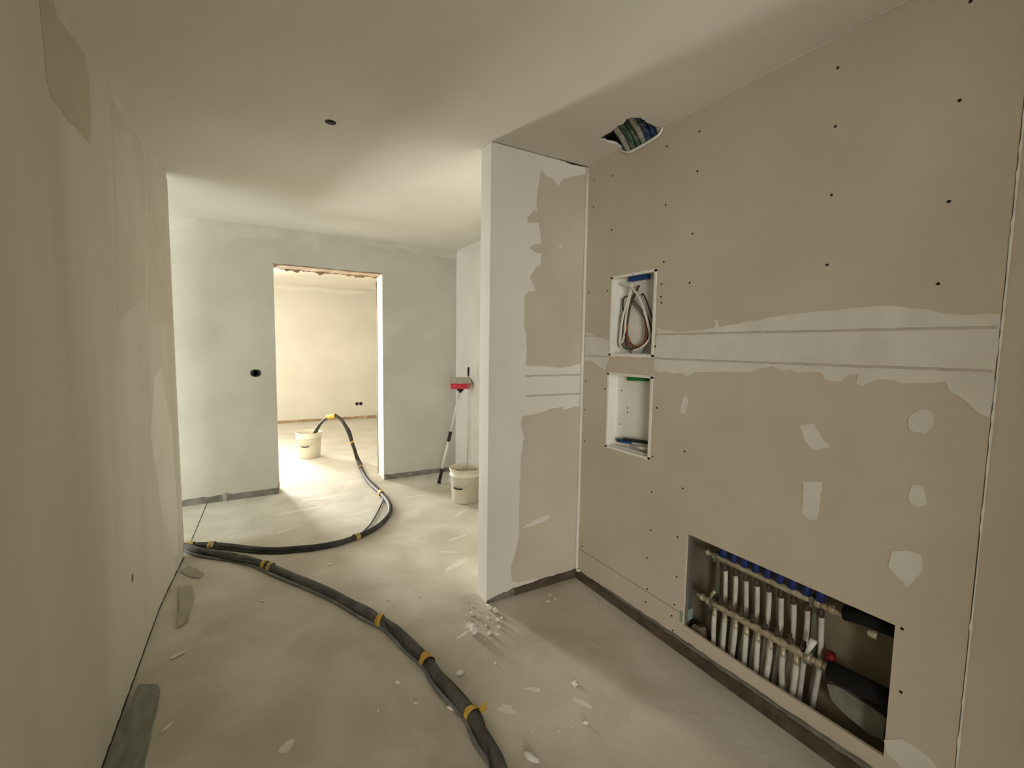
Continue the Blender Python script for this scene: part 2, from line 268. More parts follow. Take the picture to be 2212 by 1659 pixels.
# right wall: masonry core, cavity, plasterboards with their cut-outs
wall_right = struct(box('wall_right', (1.862,1.98,-4.1,2.164,0,H+.2), 'cavity_back'))
B1=(1.605,1.925,1.40,1.832); B2=(1.602,1.930,.880,1.303); MO=(.568,1.356,.138,.584)
up = [(.405,1.4525),(B1[0],1.4525),(B1[0],B1[3]),(B1[1],B1[3]),(B1[1],1.4525),(2.164,1.4525),(2.164,2.5)]
up += [(1.893,2.5),(1.868,2.482),(1.828,2.462),(1.76,2.456),(1.688,2.457),(1.63,2.463),(1.612,2.472),(1.604,2.492),(1.61,2.5),(.405,2.5)]
lo = [(.405,.190),(MO[0],.190),(MO[0],MO[3]),(MO[1],MO[3]),(MO[1],.190),(2.164,.190),(2.164,1.4485),(B1[1],1.4485),(B1[1],B1[2]),(B1[0],B1[2]),(B1[0],1.4485),(.405,1.4485)]
h2 = [(B2[0],B2[2]),(B2[1],B2[2]),(B2[1],B2[3]),(B2[0],B2[3])]
bt = [(.405,.03),(2.164,.03),(2.164,.1865),(MO[1],.1865),(MO[1],MO[2]),(1.2,MO[2]-.004),(1.0,MO[2]-.009),(.8,MO[2]-.003),(MO[0],MO[2]),(MO[0],.1865),(.405,.1865)]
plate('board', up, fr_right, 0, -.0125, 'board', wall_right)
plate('board', [lo,h2], fr_right, 0, -.0125, 'board', wall_right)
plate('board', bt, fr_right, 0, -.0125, 'board', wall_right)
plate('board', [(-4.0,0),(.398,0),(.398,2.5),(-4.0,2.5)], fr_right, .0015, -.0125, 'board', wall_right)
for y0 in (.49,1.372,2.06): boxes('metal_stud', [(1.7415,1.80,y0-.002,y0,0,2.6),(1.7415,1.743,y0-.03,y0,0,2.6)], 'galv', wall_right)
box('plastic_clip', (1.727,1.80,1.358,1.374,.145,.20), 'greenplastic', wall_right)
# joint filler over the board joint, the recessed tape strip between its two ridges
band = BAND_UP[1:]+[(.405,1.547)]+[(.405,1.268)]+list(reversed(BAND_LO))
band = [(min(u,1.602),v) for u,v in band]
plate('joint_filler', ragged(band,.0015,.02,seed=5), fr_right, -.001, .0012, 'filler', wall_right)
plate('joint_filler', ragged(BANDL_UP+list(reversed(BANDL_LO)),.0015,.02,seed=6), fr_right, -.001, .0012, 'filler', wall_right)
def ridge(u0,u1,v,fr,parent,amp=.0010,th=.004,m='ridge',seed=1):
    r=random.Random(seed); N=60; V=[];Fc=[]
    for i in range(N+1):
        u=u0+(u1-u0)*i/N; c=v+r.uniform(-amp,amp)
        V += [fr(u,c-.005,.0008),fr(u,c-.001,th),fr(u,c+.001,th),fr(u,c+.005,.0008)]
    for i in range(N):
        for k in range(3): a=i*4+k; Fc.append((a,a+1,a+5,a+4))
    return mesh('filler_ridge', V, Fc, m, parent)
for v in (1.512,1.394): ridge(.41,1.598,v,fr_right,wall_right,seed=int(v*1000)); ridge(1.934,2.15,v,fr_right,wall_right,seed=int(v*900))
for i,p in enumerate(PATCH): plate('filler_patch', ragged(p,.0025,.015,seed=20+i), fr_right, -.001, .0015, 'filler', wall_right)
# white bead in the niche corner, filler edge under the ceiling, chipped bead by the end board
bead=[(1.722,2.158,.09),(1.7225,2.156,.5),(1.7235,2.158,1.2),(1.7215,2.156,1.9),(1.723,2.158,2.49)]
tube('corner_bead', [(1.716,2.125,.06)]+bead, .0105, 'filler', wall_right, 8, 4)
plate('edge_strip', ragged([(.41,2.4835),(1.60,2.4955),(1.60,2.4995),(.41,2.4995)],.0006,.05,seed=9), fr_right, 0, .003, 'faint', wall_right)
def chipbead():
    r=random.Random(4); V=[];Fc=[]; N=120
    for i in range(N+1):
        z=.02+2.46*i/N; wv=.0008+max(0,r.gauss(.0002,.0013)) if not(.75<z<.95) else .0003
        V += [(XR-.0018-wv*.5,.3985-wv*.5,z),(XR-.0018-wv*.5,.4005+wv,z),(XR-.0002,.402+wv,z)]
    for i in range(N):
        for k in range(2): a=i*3+k; Fc.append((a,a+1,a+4,a+3))
    return mesh('chipped_bead', V, Fc, 'white', wall_right)
chipbead()
# screws
scm=None
for (u,v) in SCREW:
    if scm is None:
        o=lathe('screw', [(.0045,-.002),(.0045,.0006),(.003,.0008),(.0022,.0001),(0,.0001)], (0,0,0), 'black', wall_right, 10, 'X'); scm=o.data
    else: o=link(bpy.data.objects.new('screw', scm), wall_right)
    o.location=(XR-.0008,u,v); o.rotation_euler=(0,math.pi,0)
# torn paper lip of the ceiling break
tube('torn_paper_lip', [(1.722,1.60,2.495),(1.718,1.612,2.470),(1.716,1.66,2.459),(1.717,1.76,2.455),(1.719,1.828,2.461),(1.724,1.89,2.497)], lambda i:.004+.004*math.sin(min(1,i/30)*math.pi), 'white', wall_right, 8, 6)
# partition (end wall of the niche)
wall_partition = struct(box('wall_partition', (XP,1.99,YP,YP+.115,0,H-.004), 'plaster'))
plate('bare_board', ragged(BARE1,.003,.02,seed=31), fr_part, -.001, .0008, 'board_grey', wall_partition)
plate('bare_board', ragged(BARE2,.003,.02,seed=32), fr_part, -.001, .0008, 'board_grey', wall_partition)
plate('filler_patch', ragged(SMEAR,.003,.02,seed=33), fr_part, 0, .002, 'filler', wall_partition)
plate('filler_patch', DOT, fr_part, 0, .003, 'filler', wall_partition)
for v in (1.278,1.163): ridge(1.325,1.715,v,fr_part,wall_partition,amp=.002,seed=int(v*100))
plate('bare_board', ragged([(1.52,2.4975),(1.72,2.4975),(1.72,2.495),(1.66,2.492),(1.60,2.489),(1.56,2.4955)],.0008,.03,seed=8), fr_part, -.001, .002, 'gap', wall_partition)  # not board: dark colour stands in for the shadowed gap below the ceiling
# side wall behind the partition
wall_side = struct(box('wall_side', (1.99,2.1,YP,YB+.02,0,H), 'plaster'))
plate('filler_band', ragged([(2.3,2.499),(4.77,2.499),(4.77,2.47),(4.3,2.42),(3.9,2.43),(3.5,2.38),(2.3,2.40)],.004,.03,seed=11), lambda u,v,w:(1.99-w,u,v), -.001, .0012, 'filler', wall_side)
# back wall with the doorway
D0,D1,DT=.165,1.170,2.178
bw=[(-4.3,0),(D0,0)]+[(D0+(D1-D0)*i/14, DT+R.uniform(-.004,.004)) for i in range(15)]+[(D1,0),(2.1,0),(2.1,H),(-4.3,H)]
wall_back = struct(plate('wall_back', bw, fr_back, 0, -.24, 'backwall'))
M['backband'] = mat('back_wall_filler', '#D2CDC2', '#CAC4B7', 6, bump=.1, bscale=30)
tb=[(-.9,2.499),(-.9,2.38)]+TOPBAND+[(1.988,2.499)]
plate('filler_band', ragged(tb,.004,.03,seed=12), fr_back, -.001, .0015, 'backband', wall_back)
trim_1 = struct(boxes('trim_1', [(D0-.0,D1,YB+.002,YB+.235,DT-.012,DT-.004)], 'lintel'))
rr=random.Random(15); jag=[(D0,DT)]+[(D0+(D1-D0)*i/40, DT-.012-abs(rr.gauss(0,.008))-(.02 if i in (5,17,18,31) else 0)) for i in range(41)]+[(D1,DT)]
plate('broken_edge', jag, fr_back, -.222, -.24, 'lintel', trim_1)
trim_2 = struct(box('trim_2', (D1-.006,D1+.001,YB+.0,YB+.232,0,DT-.01), 'plaster'))
tube('broken_edge', [(D1-.008,YB+.236,.02),(D1-.006,YB+.236,.7),(D1-.009,YB+.236,1.3),(D1-.005,YB+.236,1.8),(D1-.012,YB+.236,2.12)], .007, 'lintel', trim_2, 6, 4)
trim_3 = struct(box('trim_3', (D0-.001,D0+.006,YB,YB+.232,.05,DT-.01), 'plaster'))
plate('broken_corner', ragged([(D0-.02,.055),(D0+.006,.05),(D0+.008,.10),(D0,.13),(D0-.006,.1)],.003,.02,seed=2), fr_back, -.03, .002, 'lintel', trim_3)
# far room
wall_far = struct(boxes('wall_far', [(-2.7,-1.5,YF,YF+.1,0,2.6),(-.4,2.2,YF,YF+.1,0,2.6),(-1.5,-.4,YF,YF+.1,2.3,2.6),(-1.5,-.4,YF,YF+.1,0,.1)], 'farwall'))
plate('filler_band', ragged([(-.3,2.478),(-.3,2.39)]+FARBAND+[(2.05,2.478)],.006,.04,seed=13), fr_far, -.001, .002, 'plaster', wall_far)
wall_far_right = struct(box('wall_far_right', (2.06,2.2,5.0,9.1,0,2.6), 'farwall'))
wall_far_left = struct(box('wall_far_left', (-2.75,-2.6,5.0,9.1,0,2.6), 'farwall'))
# left room, unseen room added behind the camera for fill light
wall_outer_left = struct(boxes('wall_outer_left', [(-4.35,-4.2,-4.15,1.6,0,2.6),(-4.35,-4.2,4.2,4.9,0,2.6),(-4.35,-4.2,1.6,4.2,2.3,2.6),(-4.35,-4.2,1.6,4.2,0,.6)], 'plaster'))
wall_rear = struct(boxes('wall_rear', [(-4.3,-2.3,-4.15,-4.0,0,2.6),(-.7,1.9,-4.15,-4.0,0,2.6),(-2.3,-.7,-4.15,-4.0,2.3,2.6),(-2.3,-.7,-4.15,-4.0,0,.3)], 'plaster'))
wall_middle = struct(boxes('wall_middle', [(-4.3,-2.6,1.2,1.3,0,2.6),(-2.6,-.6,1.2,1.3,2.3,2.6)], 'plaster'))  # unseen wall, opening shaped to pass rear light to the back wall
added_wall_hall_end = struct(boxes('added_wall_hall_end', [(.44,1.74,-1.3,-1.2,0,2.6),(-.487,.44,-1.3,-1.2,2.12,2.6)], 'plaster'))  # added out of view, doorway shaped to shade the near right wall
def wframe(name, ax, c, u0,u1,z0,z1):
    b=[]; t=.05
    for (a0,a1,c0,c1) in ((u0,u0+t,z0,z1),(u1-t,u1,z0,z1),((u0+u1)/2-.03,(u0+u1)/2+.03,z0,z1),(u0,u1,z0,z0+t),(u0,u1,z1-t,z1)):
        b.append((c-.02,c+.02,a0,a1,c0,c1) if ax=='x' else (a0,a1,c-.02,c+.02,c0,c1))
    struct(boxes(name, b, 'white'))
wframe('window_1','y',9.07,-1.5,-.4,.1,2.3); wframe('window_2','x',-4.22,1.6,4.2,.6,2.3)
wframe('added_rear_window','y',-4.03,-2.3,-.7,.3,2.3)  # added window frame behind the camera, goes with the fill lamp
# bare and skimmed areas of the left wall
plate('bare_board', ragged([(y,min(z,2.44)) for y,z in LENS],.003,.03,seed=41), fr_left, -.001, .001, 'board', wall_left)
def lstrip(name,pts,m,seed):
    plate(name, ragged([(y,min(z,2.47)) for y,z in pts],.004,.03,seed=seed), fr_left, -.001, .0005, m, wall_left)
lstrip('skim_streak',STREAK,'faint',42); lstrip('skim_streak',STREAK2,'faint',43)
lstrip('filler_patch',[(2.95,.95),(3.1,1.25),(3.25,1.3),(3.42,.9),(3.48,.4),(3.44,.1),(3.3,.15),(3.1,.5)],'plaster',44)
lathe('stain', [(.02,-.001),(.018,.0006),(0,.0006)], (-.487,2.43,.42), 'foam', wall_left, 9, 'X')
tube('corner_bead', [(-.455,3.622,.03),(-.4555,3.622,1.2),(-.455,3.622,2.46)], .006, 'white', wall_left, 8, 3)
# foam edge strips at the floor
def strip(name, pts_fr, u0,u1,h0,h1,th,m,seed,parent=None):
    r=random.Random(seed); N=max(8,int(abs(u1-u0)/.03)); top=[(u0+(u1-u0)*i/N, max(.003,h0+(h1-h0)*i/N+r.uniform(-.004,.004))) for i in range(N+1)]
    o=plate(name, top+[(u,0.0005) for u,_ in reversed(top)], pts_fr, 0, th, m, parent)
    return o if parent else struct(o)
bb=strip('baseboard_back', fr_back, -.98,D0-.0,.056,.058,.009,'foam',1)
strip('foam_strip', fr_back, D1,1.985,.052,.05,.009,'foam',2, bb)
strip('foam_strip', fr_back, -.29,-.26,.075,.075,.010,'flap',3, bb)
bp_=strip('baseboard_partition', fr_part, 1.27,1.728,.045,.055,.008,'foam_dark',4)
strip('filler_strip', fr_part, XP,1.27,.012,.045,.006,'foam',5, bp_)
br=strip('baseboard_right', fr_right, 2.16,-1.2,.05,.075,.016,'foam_dark',6)
strip('curb_strip', fr_right, 1.9,-1.2,.060,.105,.010,'foam',7, br)
strip('gap_strip_left', fr_left, -1.2,3.60,.015,.009,.002,'gap',8)  # dark strip standing for the shadow gap at the wall foot
strip('baseboard_far', fr_far, -.4,2.06,.05,.05,.01,'lintel',9)
strip('baseboard_far_right', lambda u,v,w:(2.06-w,u,v), 5.02,9.03,.05,.05,.01,'lintel',10)
# floor joint and plaster smears
box('expansion_joint', (-.441,-.436,3.66,4.0,-.001,.0006), 'foam', floor)
plate('expansion_joint', [(-.4385,3.95),(-.4335,3.95),(-.408,4.765),(-.414,4.765)], fr_floor, -.001, .0006, 'gap', floor)
def blob(cx,cy,a,b,rot,seed,n=14):
    r=random.Random(seed); out=[]
    for k in range(n):
        q=2*math.pi*k/n; rr_=1+r.uniform(-.3,.3); x=a*math.cos(q)*rr_; y=b*math.sin(q)*rr_
        out.append((cx+x*math.cos(rot)-y*math.sin(rot), cy+x*math.sin(rot)+y*math.cos(rot)))
    return out
SM=[(.058,1.693,.028,.02,.7),(.832,1.46,.035,.022,2.3),(.982,1.497,.03,.012,2.5),(1.157,1.44,.02,.012,1),(1.115,1.35,.045,.014,2.0),(.93,2.03,.03,.016,.5),(.86,1.97,.04,.008,.4),(1.02,1.90,.02,.012,2),
    (.95,3.28,.09,.006,-.8),(1.02,3.12,.08,.005,-1.0),(1.30,3.05,.10,.012,.3),(1.15,2.85,.07,.01,-.6),(.97,2.86,.07,.006,-.9),(1.12,2.66,.12,.03,.4),(1.2,2.52,.06,.03,.9),(.56,2.378,.03,.018,.2),(.63,2.44,.02,.02,.2),(.75,3.9,.15,.02,.2),(.3,4.2,.2,.03,.1),(.2,3.8,.12,.02,.5),(.55,4.45,.2,.03,0),(1.3,4.1,.12,.02,0),(1.5,3.5,.1,.02,.6)]
for i,(x,y,a,b,q) in enumerate(SM): plate('plaster_smear', blob(x,y,a,b,q,i), fr_floor, -.001, .0009 if i<8 else .0005, 'dust' if i<8 else 'smear', floor)
SF=[(.35,5.4,.25,.02,.1),(.8,5.9,.2,.02,.2),(1.3,6.3,.25,.03,0),(.6,7.2,.3,.04,0),(1.5,7.5,.3,.04,.1),(.9,5.2,.18,.015,0)]
for i,(x,y,a,b,q) in enumerate(SF): plate('plaster_smear', blob(x,y,a,b,q,50+i), fr_floor, -.001, .0005, 'smear', floor_far)
# ================================================================== electrical boxes
def ebox(name, B, label):
    y0,y1,z0,z1=B; e=empty(name,(XR,(y0+y1)/2,z0)); t=.004; d=.075
    tr=boxes('tray', [(XR+d-t,XR+d,y0,y1,z0,z1),(XR,XR+d-t,y0,y0+t,z0,z1),(XR,XR+d-t,y1-t,y1,z0,z1),(XR,XR+d-t,y0+t,y1-t,z0,z0+t),(XR,XR+d-t,y0+t,y1-t,z1-t,z1)], 'white')
    fw=.011; a=XR-.004
    fm=boxes('frame', [(a,XR,y0-fw*.3,y0+fw,z0,z1),(a,XR,y1-fw,y1+fw*.3,z0,z1),(a,XR,y0-fw*.3,y1+fw*.3,z0-fw*.3,z0+fw),(a,XR,y0-fw*.3,y1+fw*.3,z1-fw,z1+fw*.3)], 'white')
    inr=boxes('inner_lip', [(XR+.03,XR+.036,y0+t,y0+.014,z0+t,z1-t),(XR+.03,XR+.036,y0+t,y1-t,z0+t,z0+.016)], 'white')
    attach(e,tr,fm,inr)
    for yy,zz in ((y0+.004,z1-.006),((y0+y1)/2,z1-.004),(y0+.004,z0+.006),(y1-.004,z1-.006)):
        attach(e, lathe('screw_slot', [(.0024,0),(.002,.0008),(0,.0008)], (a-.001,yy,zz), 'gap', None, 8, 'X'))
    return e, tag(e,label,'electrical box')
e1,_=ebox('electrical_box', B1, 'white recessed electrical box with a coil of loose wires, above the other box')
e2,_=ebox('electrical_box', B2, 'empty white recessed electrical box, lower of the two in the right wall')
attach(e1, box('cable_inlet', (XR+.045,XR+.07,1.71,1.845,1.803,1.827), 'g_blue'))
attach(e2, plate('cable_inlet', [(1.828,1.293),(1.69,1.283),(1.69,1.272),(1.828,1.265)], lambda u,v,w:(XR+.045-w,u,v), 0, -.03, 'g_green'))
for i,(y,z) in enumerate([(1.903,1.203),(1.852,1.11),(1.852,1.086),(1.911,1.01)]): attach(e2, lathe('screw_hole', [(.004,0),(.003,.001),(0,.001)], (XR+.0695,y-.01,z), 'gap', None, 8, 'X'))
attach(e1, lathe('screw_hole', [(.004,0),(.003,.001),(0,.001)], (XR+.0695,1.895,1.725), 'gap', None, 8, 'X'))
attach(e2, tube('conduit_stub', [(XR+.05,1.888,.922),(XR+.047,1.84,.926),(XR+.045,1.785,.931)], .012, 'g_blue', None, 10))
attach(e2, tube('conduit_stub', [(XR+.04,1.83,.938),(XR+.038,1.72,.948),(XR+.036,1.618,.957)], .0095, 'black', None, 10))
attach(e2, tube('conduit_stub', [(XR+.05,1.77,.908),(XR+.046,1.70,.915),(XR+.042,1.618,.922)], .009, 'white', None, 10))
CL={'white':['thick white sheathed cable arcing down the right side of the open wire box','white sheathed cable hanging down the left side of the wire coil','inner white cable hanging left of centre in the wire coil'],
    'grey':['grey wire looped round the whole coil in the upper box','thinner grey wire of the coil, just inside the other grey loop','thin grey wire drooping below the coil in the upper box'],
    'brown':['brown wire looping through the coil in the upper box'],'orange':['orange wire on the right side of the wire coil','orange wire on the left side of the wire coil'],
    'black':['black wire bowing out at the right of the wire coil','black wire end curled at the top left of the wire coil'],'green':['green wire along the bottom of the wire coil']}
G_=CAB[3][2]
CAB += [('brown',.0035,[(y-.004,z+.002) for y,z in CAB[5][2][2:]]),('brown',.0032,[(y-.008,z-.004) for y,z in CAB[4][2][1:9]]),('black',.003,[(y+.004,z-.006) for y,z in G_[2:10]]),('black',.003,[(y-.010,z+.003) for y,z in G_[1:7]])]
CL['brown'] += ['second brown wire running close beside the first in the wire coil','brown wire hugging the bottom right of the wire coil']
CL['black'] += ['black wire along the bottom of the wire coil','black wire down the right flank of the wire coil']
cnt={}
for i,(c,r_,p) in enumerate(CAB):
    k=cnt.get(c,0); cnt[c]=k+1
    off={'white':.026,'grey':.052,'brown':.040,'orange':.034,'black':.046,'green':.036}[c]+.004*k; r_*={'white':1.15,'brown':1.5,'grey':1.15,'black':1.3,'orange':1.3,'green':1.5}[c]
    P=[(XR+off+.004*math.sin(j*1.3+i), y, z) for j,(y,z) in enumerate(p)]
    tag(tube('wire', P, r_, 'c_'+c, None, 8, 6), CL[c][k], 'wire', 'wires coiled in the upper electrical box')
# ================================================================== heating manifold in its opening
mf=empty('heating_manifold',(1.80,1.04,.0))
def part(*o): attach(mf,*o)
XU,ZU,XLo,ZL=1.80,.505,1.787,.287
def ycyl(name,x,z,y0,y1,r,m,sides=14): return lathe(name,[(r*.86,y0),(r,y0+(.003 if y1>y0 else -.003)),(r,y1-(.003 if y1>y0 else -.003)),(r*.86,y1)],(x,0,z),m,None,sides,'Y')
bar_u=ycyl('flow_bar',XU,ZU,.832,1.242,.0145,'brass'); bar_l=ycyl('return_bar',XLo,ZL,.845,1.252,.0155,'brass'); part(bar_u,bar_l)
def sub(p,o): o.parent=p
for (x,z,segs) in ((XU,ZU,[(1.243,1.262,.019),(1.262,1.285,.011),(1.285,1.30,.015),(1.30,1.315,.009),(.812,.831,.019),(.785,.812,.012),(.765,.785,.017),(.735,.765,.013)]),
                   (XLo,ZL,[(1.253,1.272,.020),(1.272,1.293,.012),(1.293,1.31,.016),(1.31,1.328,.010),(.825,.844,.021),(.805,.825,.013),(.785,.805,.019),(.762,.785,.015)])):
    for a,b,r_ in segs: part(ycyl('fitting',x,z,a,b,r_,'brass',8 if r_>.014 else 12))
for i in range(9):
    y=1.209-.0495*i
    pp=tube('return_pipe', [(XU+.012,y,.455),(XU+.018,y,.40),(XU+.022,y+.004*math.sin(i*2),.25),(XU+.02,y+.01,.10),(XU+.02,y+.012,.004)], .0095, 'pex', None, 10, 4); part(pp)
    sub(pp,lathe('pipe_fitting', [(.008,-.052),(.0115,-.05),(.0115,-.032),(.0095,-.03),(.0095,-.012)], (XU+.006,y,ZU), 'fitting', None, 10))
    yc=1.222-.0495*i
    if i<9:
        c=lathe('valve_cap', [(.013,.012),(.016,.016),(.016,.058),(.012,.062),(0,.062)], (XU-.004,yc-.012,ZU), 'blue', None, 12); sub(bar_u,c)
for i in range(8):
    y=1.231-.051*i; s=R.uniform(-.006,.006)
    pp=tube('flow_pipe', [(XLo-.004,y,.238),(XLo-.004,y+.001,.19),(XLo-.001,y+.003+s,.10),(XLo+.006,y+.006+s,.004)], .0108, 'pex', None, 10, 4); part(pp)
    sub(pp,lathe('pipe_fitting', [(.0085,-.056),(.0115,-.054),(.0115,-.034),(.0095,-.032),(.0095,-.012)], (XLo-.003,y,ZL), 'brass', None, 8))
    sub(bar_l,lathe('flow_gauge', [(.0095,.012),(.0095,.02),(.012,.022),(.012,.034),(.0075,.036),(.0075,.052),(0,.053)], (XLo,y-.02,ZL), 'fitting', None, 10))
for y in (1.247,.838): part(boxes('bracket', [(1.815,1.822,y-.008,y+.008,.24,.57),(XU-.018,1.815,y-.006,y+.006,ZU-.020,ZU+.020),(XLo-.018,1.815,y-.006,y+.006,ZL-.021,ZL+.021)], 'galv'))
part(tube('valve_lever', [(XLo-.012,.838,.305),(XLo-.018,.826,.335),(XLo-.02,.812,.375)], lambda i:.006+.0035*i, 'white', None, 8))
part(tube('valve_lever', [(XLo-.012,1.252,.305),(XLo-.016,1.24,.335),(XLo-.016,1.226,.358)], lambda i:.005+.002*i, 'brass', None, 8))
part(lathe('valve_handle', [(.008,0),(.017,.004),(.019,.02),(.014,.034),(0,.036)], (XLo+.02,.772,ZL+.018), 'redvalve', None, 12))
ip=tag(tube('insulated_pipe', [(XLo,.764,.285),(XLo+.004,.70,.287),(XLo+.008,.60,.292),(XLo+.008,.48,.298)], .033, 'insul', None, 16), 'thick black insulated pipe leaving the right end of the lower manifold bar', 'pipe')
ip2=tag(tube('insulated_pipe', [(XU,.735,.515),(XU+.004,.66,.528),(XU+.006,.48,.535)], .026, 'insul', None, 16), 'black insulated pipe under the top edge of the manifold opening', 'pipe')
part(lathe('fitting', [(.012,0),(.014,.004),(.014,.022),(.01,.026)], (XU-.022,.628,.497), 'brass', None, 8, 'Y'))
tag(mf,'heating manifold with two metal bars and rows of white pipes in the low wall opening','manifold')
def lump(name, c, s, m, seed, sub=2, jit=.18):
    r=random.Random(seed); bm=bmesh.new(); bmesh.ops.create_icosphere(bm, subdivisions=sub, radius=1)
    for v in bm.verts:
        k=1+r.uniform(-jit,jit); v.co=Vector((v.co.x*s[0]*k, v.co.y*s[1]*k, v.co.z*s[2]*k))
    me=bpy.data.meshes.new(name); bm.to_mesh(me); bm.free(); me.materials.append(M[m])
    o=link(bpy.data.objects.new(name,me)); o.location=c; return o
def wool():
    pts=ragged(SHEET,.003,.02,seed=60); o=plate('insulation_piece', pts, lambda u,v,w:(1.82-w-.12*(.25-v)*0, u+0, v-.02), 0, .016, 'sheet'); return o
tag(wool(),'pale grey scrap of insulation below the black pipe in the manifold opening','insulation')
tag(lump('mortar_lump',(1.80,1.318,.07),(.035,.05,.07),'mortar',5),'brown mortar lump in the left bottom corner of the manifold opening','mortar')
# ================================================================== conduits in the ceiling break
TC=['t_white','t_green','t_green','t_white','t_blue','t_blue','t_white']
TL=['greyish white conduit at the left end of the ceiling break','green conduit second from the left in the ceiling break','green conduit in the middle of the ceiling break, beside a white one','white conduit in the middle of the ceiling break between green and blue','blue conduit right of the middle white one in the ceiling break','blue conduit second from the right in the ceiling break','pale conduit at the right end of the ceiling break, above the torn lip']
for i in range(7):
    y=1.829-.037*i; dz=.006*(i%3)
    P=catmull([(1.25,y-.26,2.60+dz),(1.45,y-.13,2.57+dz),(1.60,y-.035,2.548+dz),(1.70,y+.01,2.525+dz),(1.772,y+.03,2.46),(1.79,y+.035,2.36),(1.79,y+.035,2.2)],22)
    tag(tube('conduit', P, lambda k:.0165+.0014*(1 if k%2 else -1), TC[i], None, 12), TL[i], 'conduit', 'conduits in the ceiling break')
# ================================================================== hoses
def hose(name, label, main, r, m, comp=(), tapes=(), base=None):
    e=empty(name, main[0]); attach(e, tube('hose', main, r, m, None, 14))
    for p,rr_,mm in comp: attach(e, tube('control_cable', p, rr_, mm, None, 8))
    for (p,hl,rr_,mm,seed) in tapes:
        # wrap round the bundle at path point nearest p
        P=Vector(p); k=min(range(len(main)), key=lambda j:(main[j]-P).length); k=max(1,min(len(main)-2,k))
        t=(main[k+1]-main[k-1]).normalized(); c=main[k]; sd=Vector((-t.y,t.x,0))
        rg=random.Random(seed); N=5
        path=[c+sd*.003*rg.uniform(-1,1)+t*hl*(2*j/(N-1)-1)*rg.uniform(.8,1.1) for j in range(N)]
        V,Fc=sweep(path, rr_, 16, False); V=[c+(v-c)*(1+rg.uniform(-.05,.05)) for v in V]
        V=[Vector((v.x,v.y,max(v.z,.0012))) for v in V]
        attach(e, mesh('tape_wrap', V, Fc, mm))
    return tag(e,label,'hose')
RH=.0205
fl1=[Vector((x,y,RH+.001)) for x,y in HOSE1]
arch=[Vector(p) for p in ARCH[:-1]]
main1=catmull(arch+fl1, 6)
def offs(path, d, z):
    out=[]
    for i,p in enumerate(path):
        t=(path[min(i+1,len(path)-1)]-path[max(i-1,0)]); t.z=0; t.normalize(); sd=Vector((-t.y,t.x,0))
        dd=d(i) if callable(d) else d
        out.append(Vector((p.x,p.y,p.z))+sd*dd+Vector((0,0,z(i) if callable(z) else z)))
    return out
n1=len(main1)
low=[i for i,p in enumerate(main1) if p.z<RH+.004]; s0=low[0] if low else 60
c1=[Vector((x,y,.009)) for x,y in HOSE1B]
# the control cable follows the hose, leaving it only in the bend on the floor
kA=min(range(n1), key=lambda j:(main1[j]-c1[0]).length); kB=min(range(n1), key=lambda j:(main1[j]-c1[-1]).length)
front=offs(main1[2:kA],lambda i:.024*1.0+.012*math.sin(i*.35),lambda i:-.004 if main1[i+2].z>.06 else -.010)
back=offs(main1[kB:],lambda i:-.024+.045*min(1,i/14)*(1 if i<45 else .55),-.010)
comp1=catmull([front[i] for i in range(0,len(front),4)]+c1+[back[i] for i in range(3,len(back),5)],4)
tp1=[((1.037,5.294,.02),.018,.0265,'tape',1),((1.019,4.277,.02),.028,.0275,'tape',2),((.605,3.357,.02),.022,.0265,'tape_old',3),((-.291,3.683,.02),.022,.0265,'tape_old',4),((-.44,3.744,.02),.025,.027,'tape_old',5),((.813,5.97,.541),.075,.0245,'tape',6),((1.005,5.69,.245),.012,.0235,'tape',7)]
hose('hose','dark hose running from the far bucket through the doorway to the left wall corner',main1,lambda i:RH if i>22 else RH*.9,'hose',[(comp1,.0062,'hose')],tp1)
RB=.0235
main2=catmull([Vector((x,y,RB+.001)) for x,y in [(-.56,3.83)]+HOSE2],6)
comp2a=offs(main2,lambda i:.026*math.cos(i*.11+.6),lambda i:-.008+.022*max(0,math.sin(i*.11+.6))*0+.02*abs(math.sin(i*.11+.6)))
comp2b=offs(main2,lambda i:-.027+.005*math.sin(i*.3),-.014)
tp2=[((.017,3.189,.02),.018,.0305,'tape_old',11),((.060,3.12,.02),.016,.0305,'tape_old',12),((.52,2.248,.02),.016,.0305,'tape',13),((.635,1.847,.02),.022,.031,'tape',14),((.693,1.475,.02),.013,.031,'tape',15)]
h2o=hose('hose','thick dark hose bundle sweeping across the floor from the left wall corner to the foreground',main2,RB,'hose_dusty',[(comp2a,.010,'hose'),(comp2b,.009,'cable_grey')],tp2)
t_=plate('tape_end', ragged([(.70,1.47),(.745,1.492),(.752,1.478),(.738,1.47),(.748,1.455),(.70,1.455)],.002,.01,seed=3), lambda u,v,w:(u,v,.03+.25*(u-.70)+w), 0, .0015, 'tape'); attach(h2o,t_)
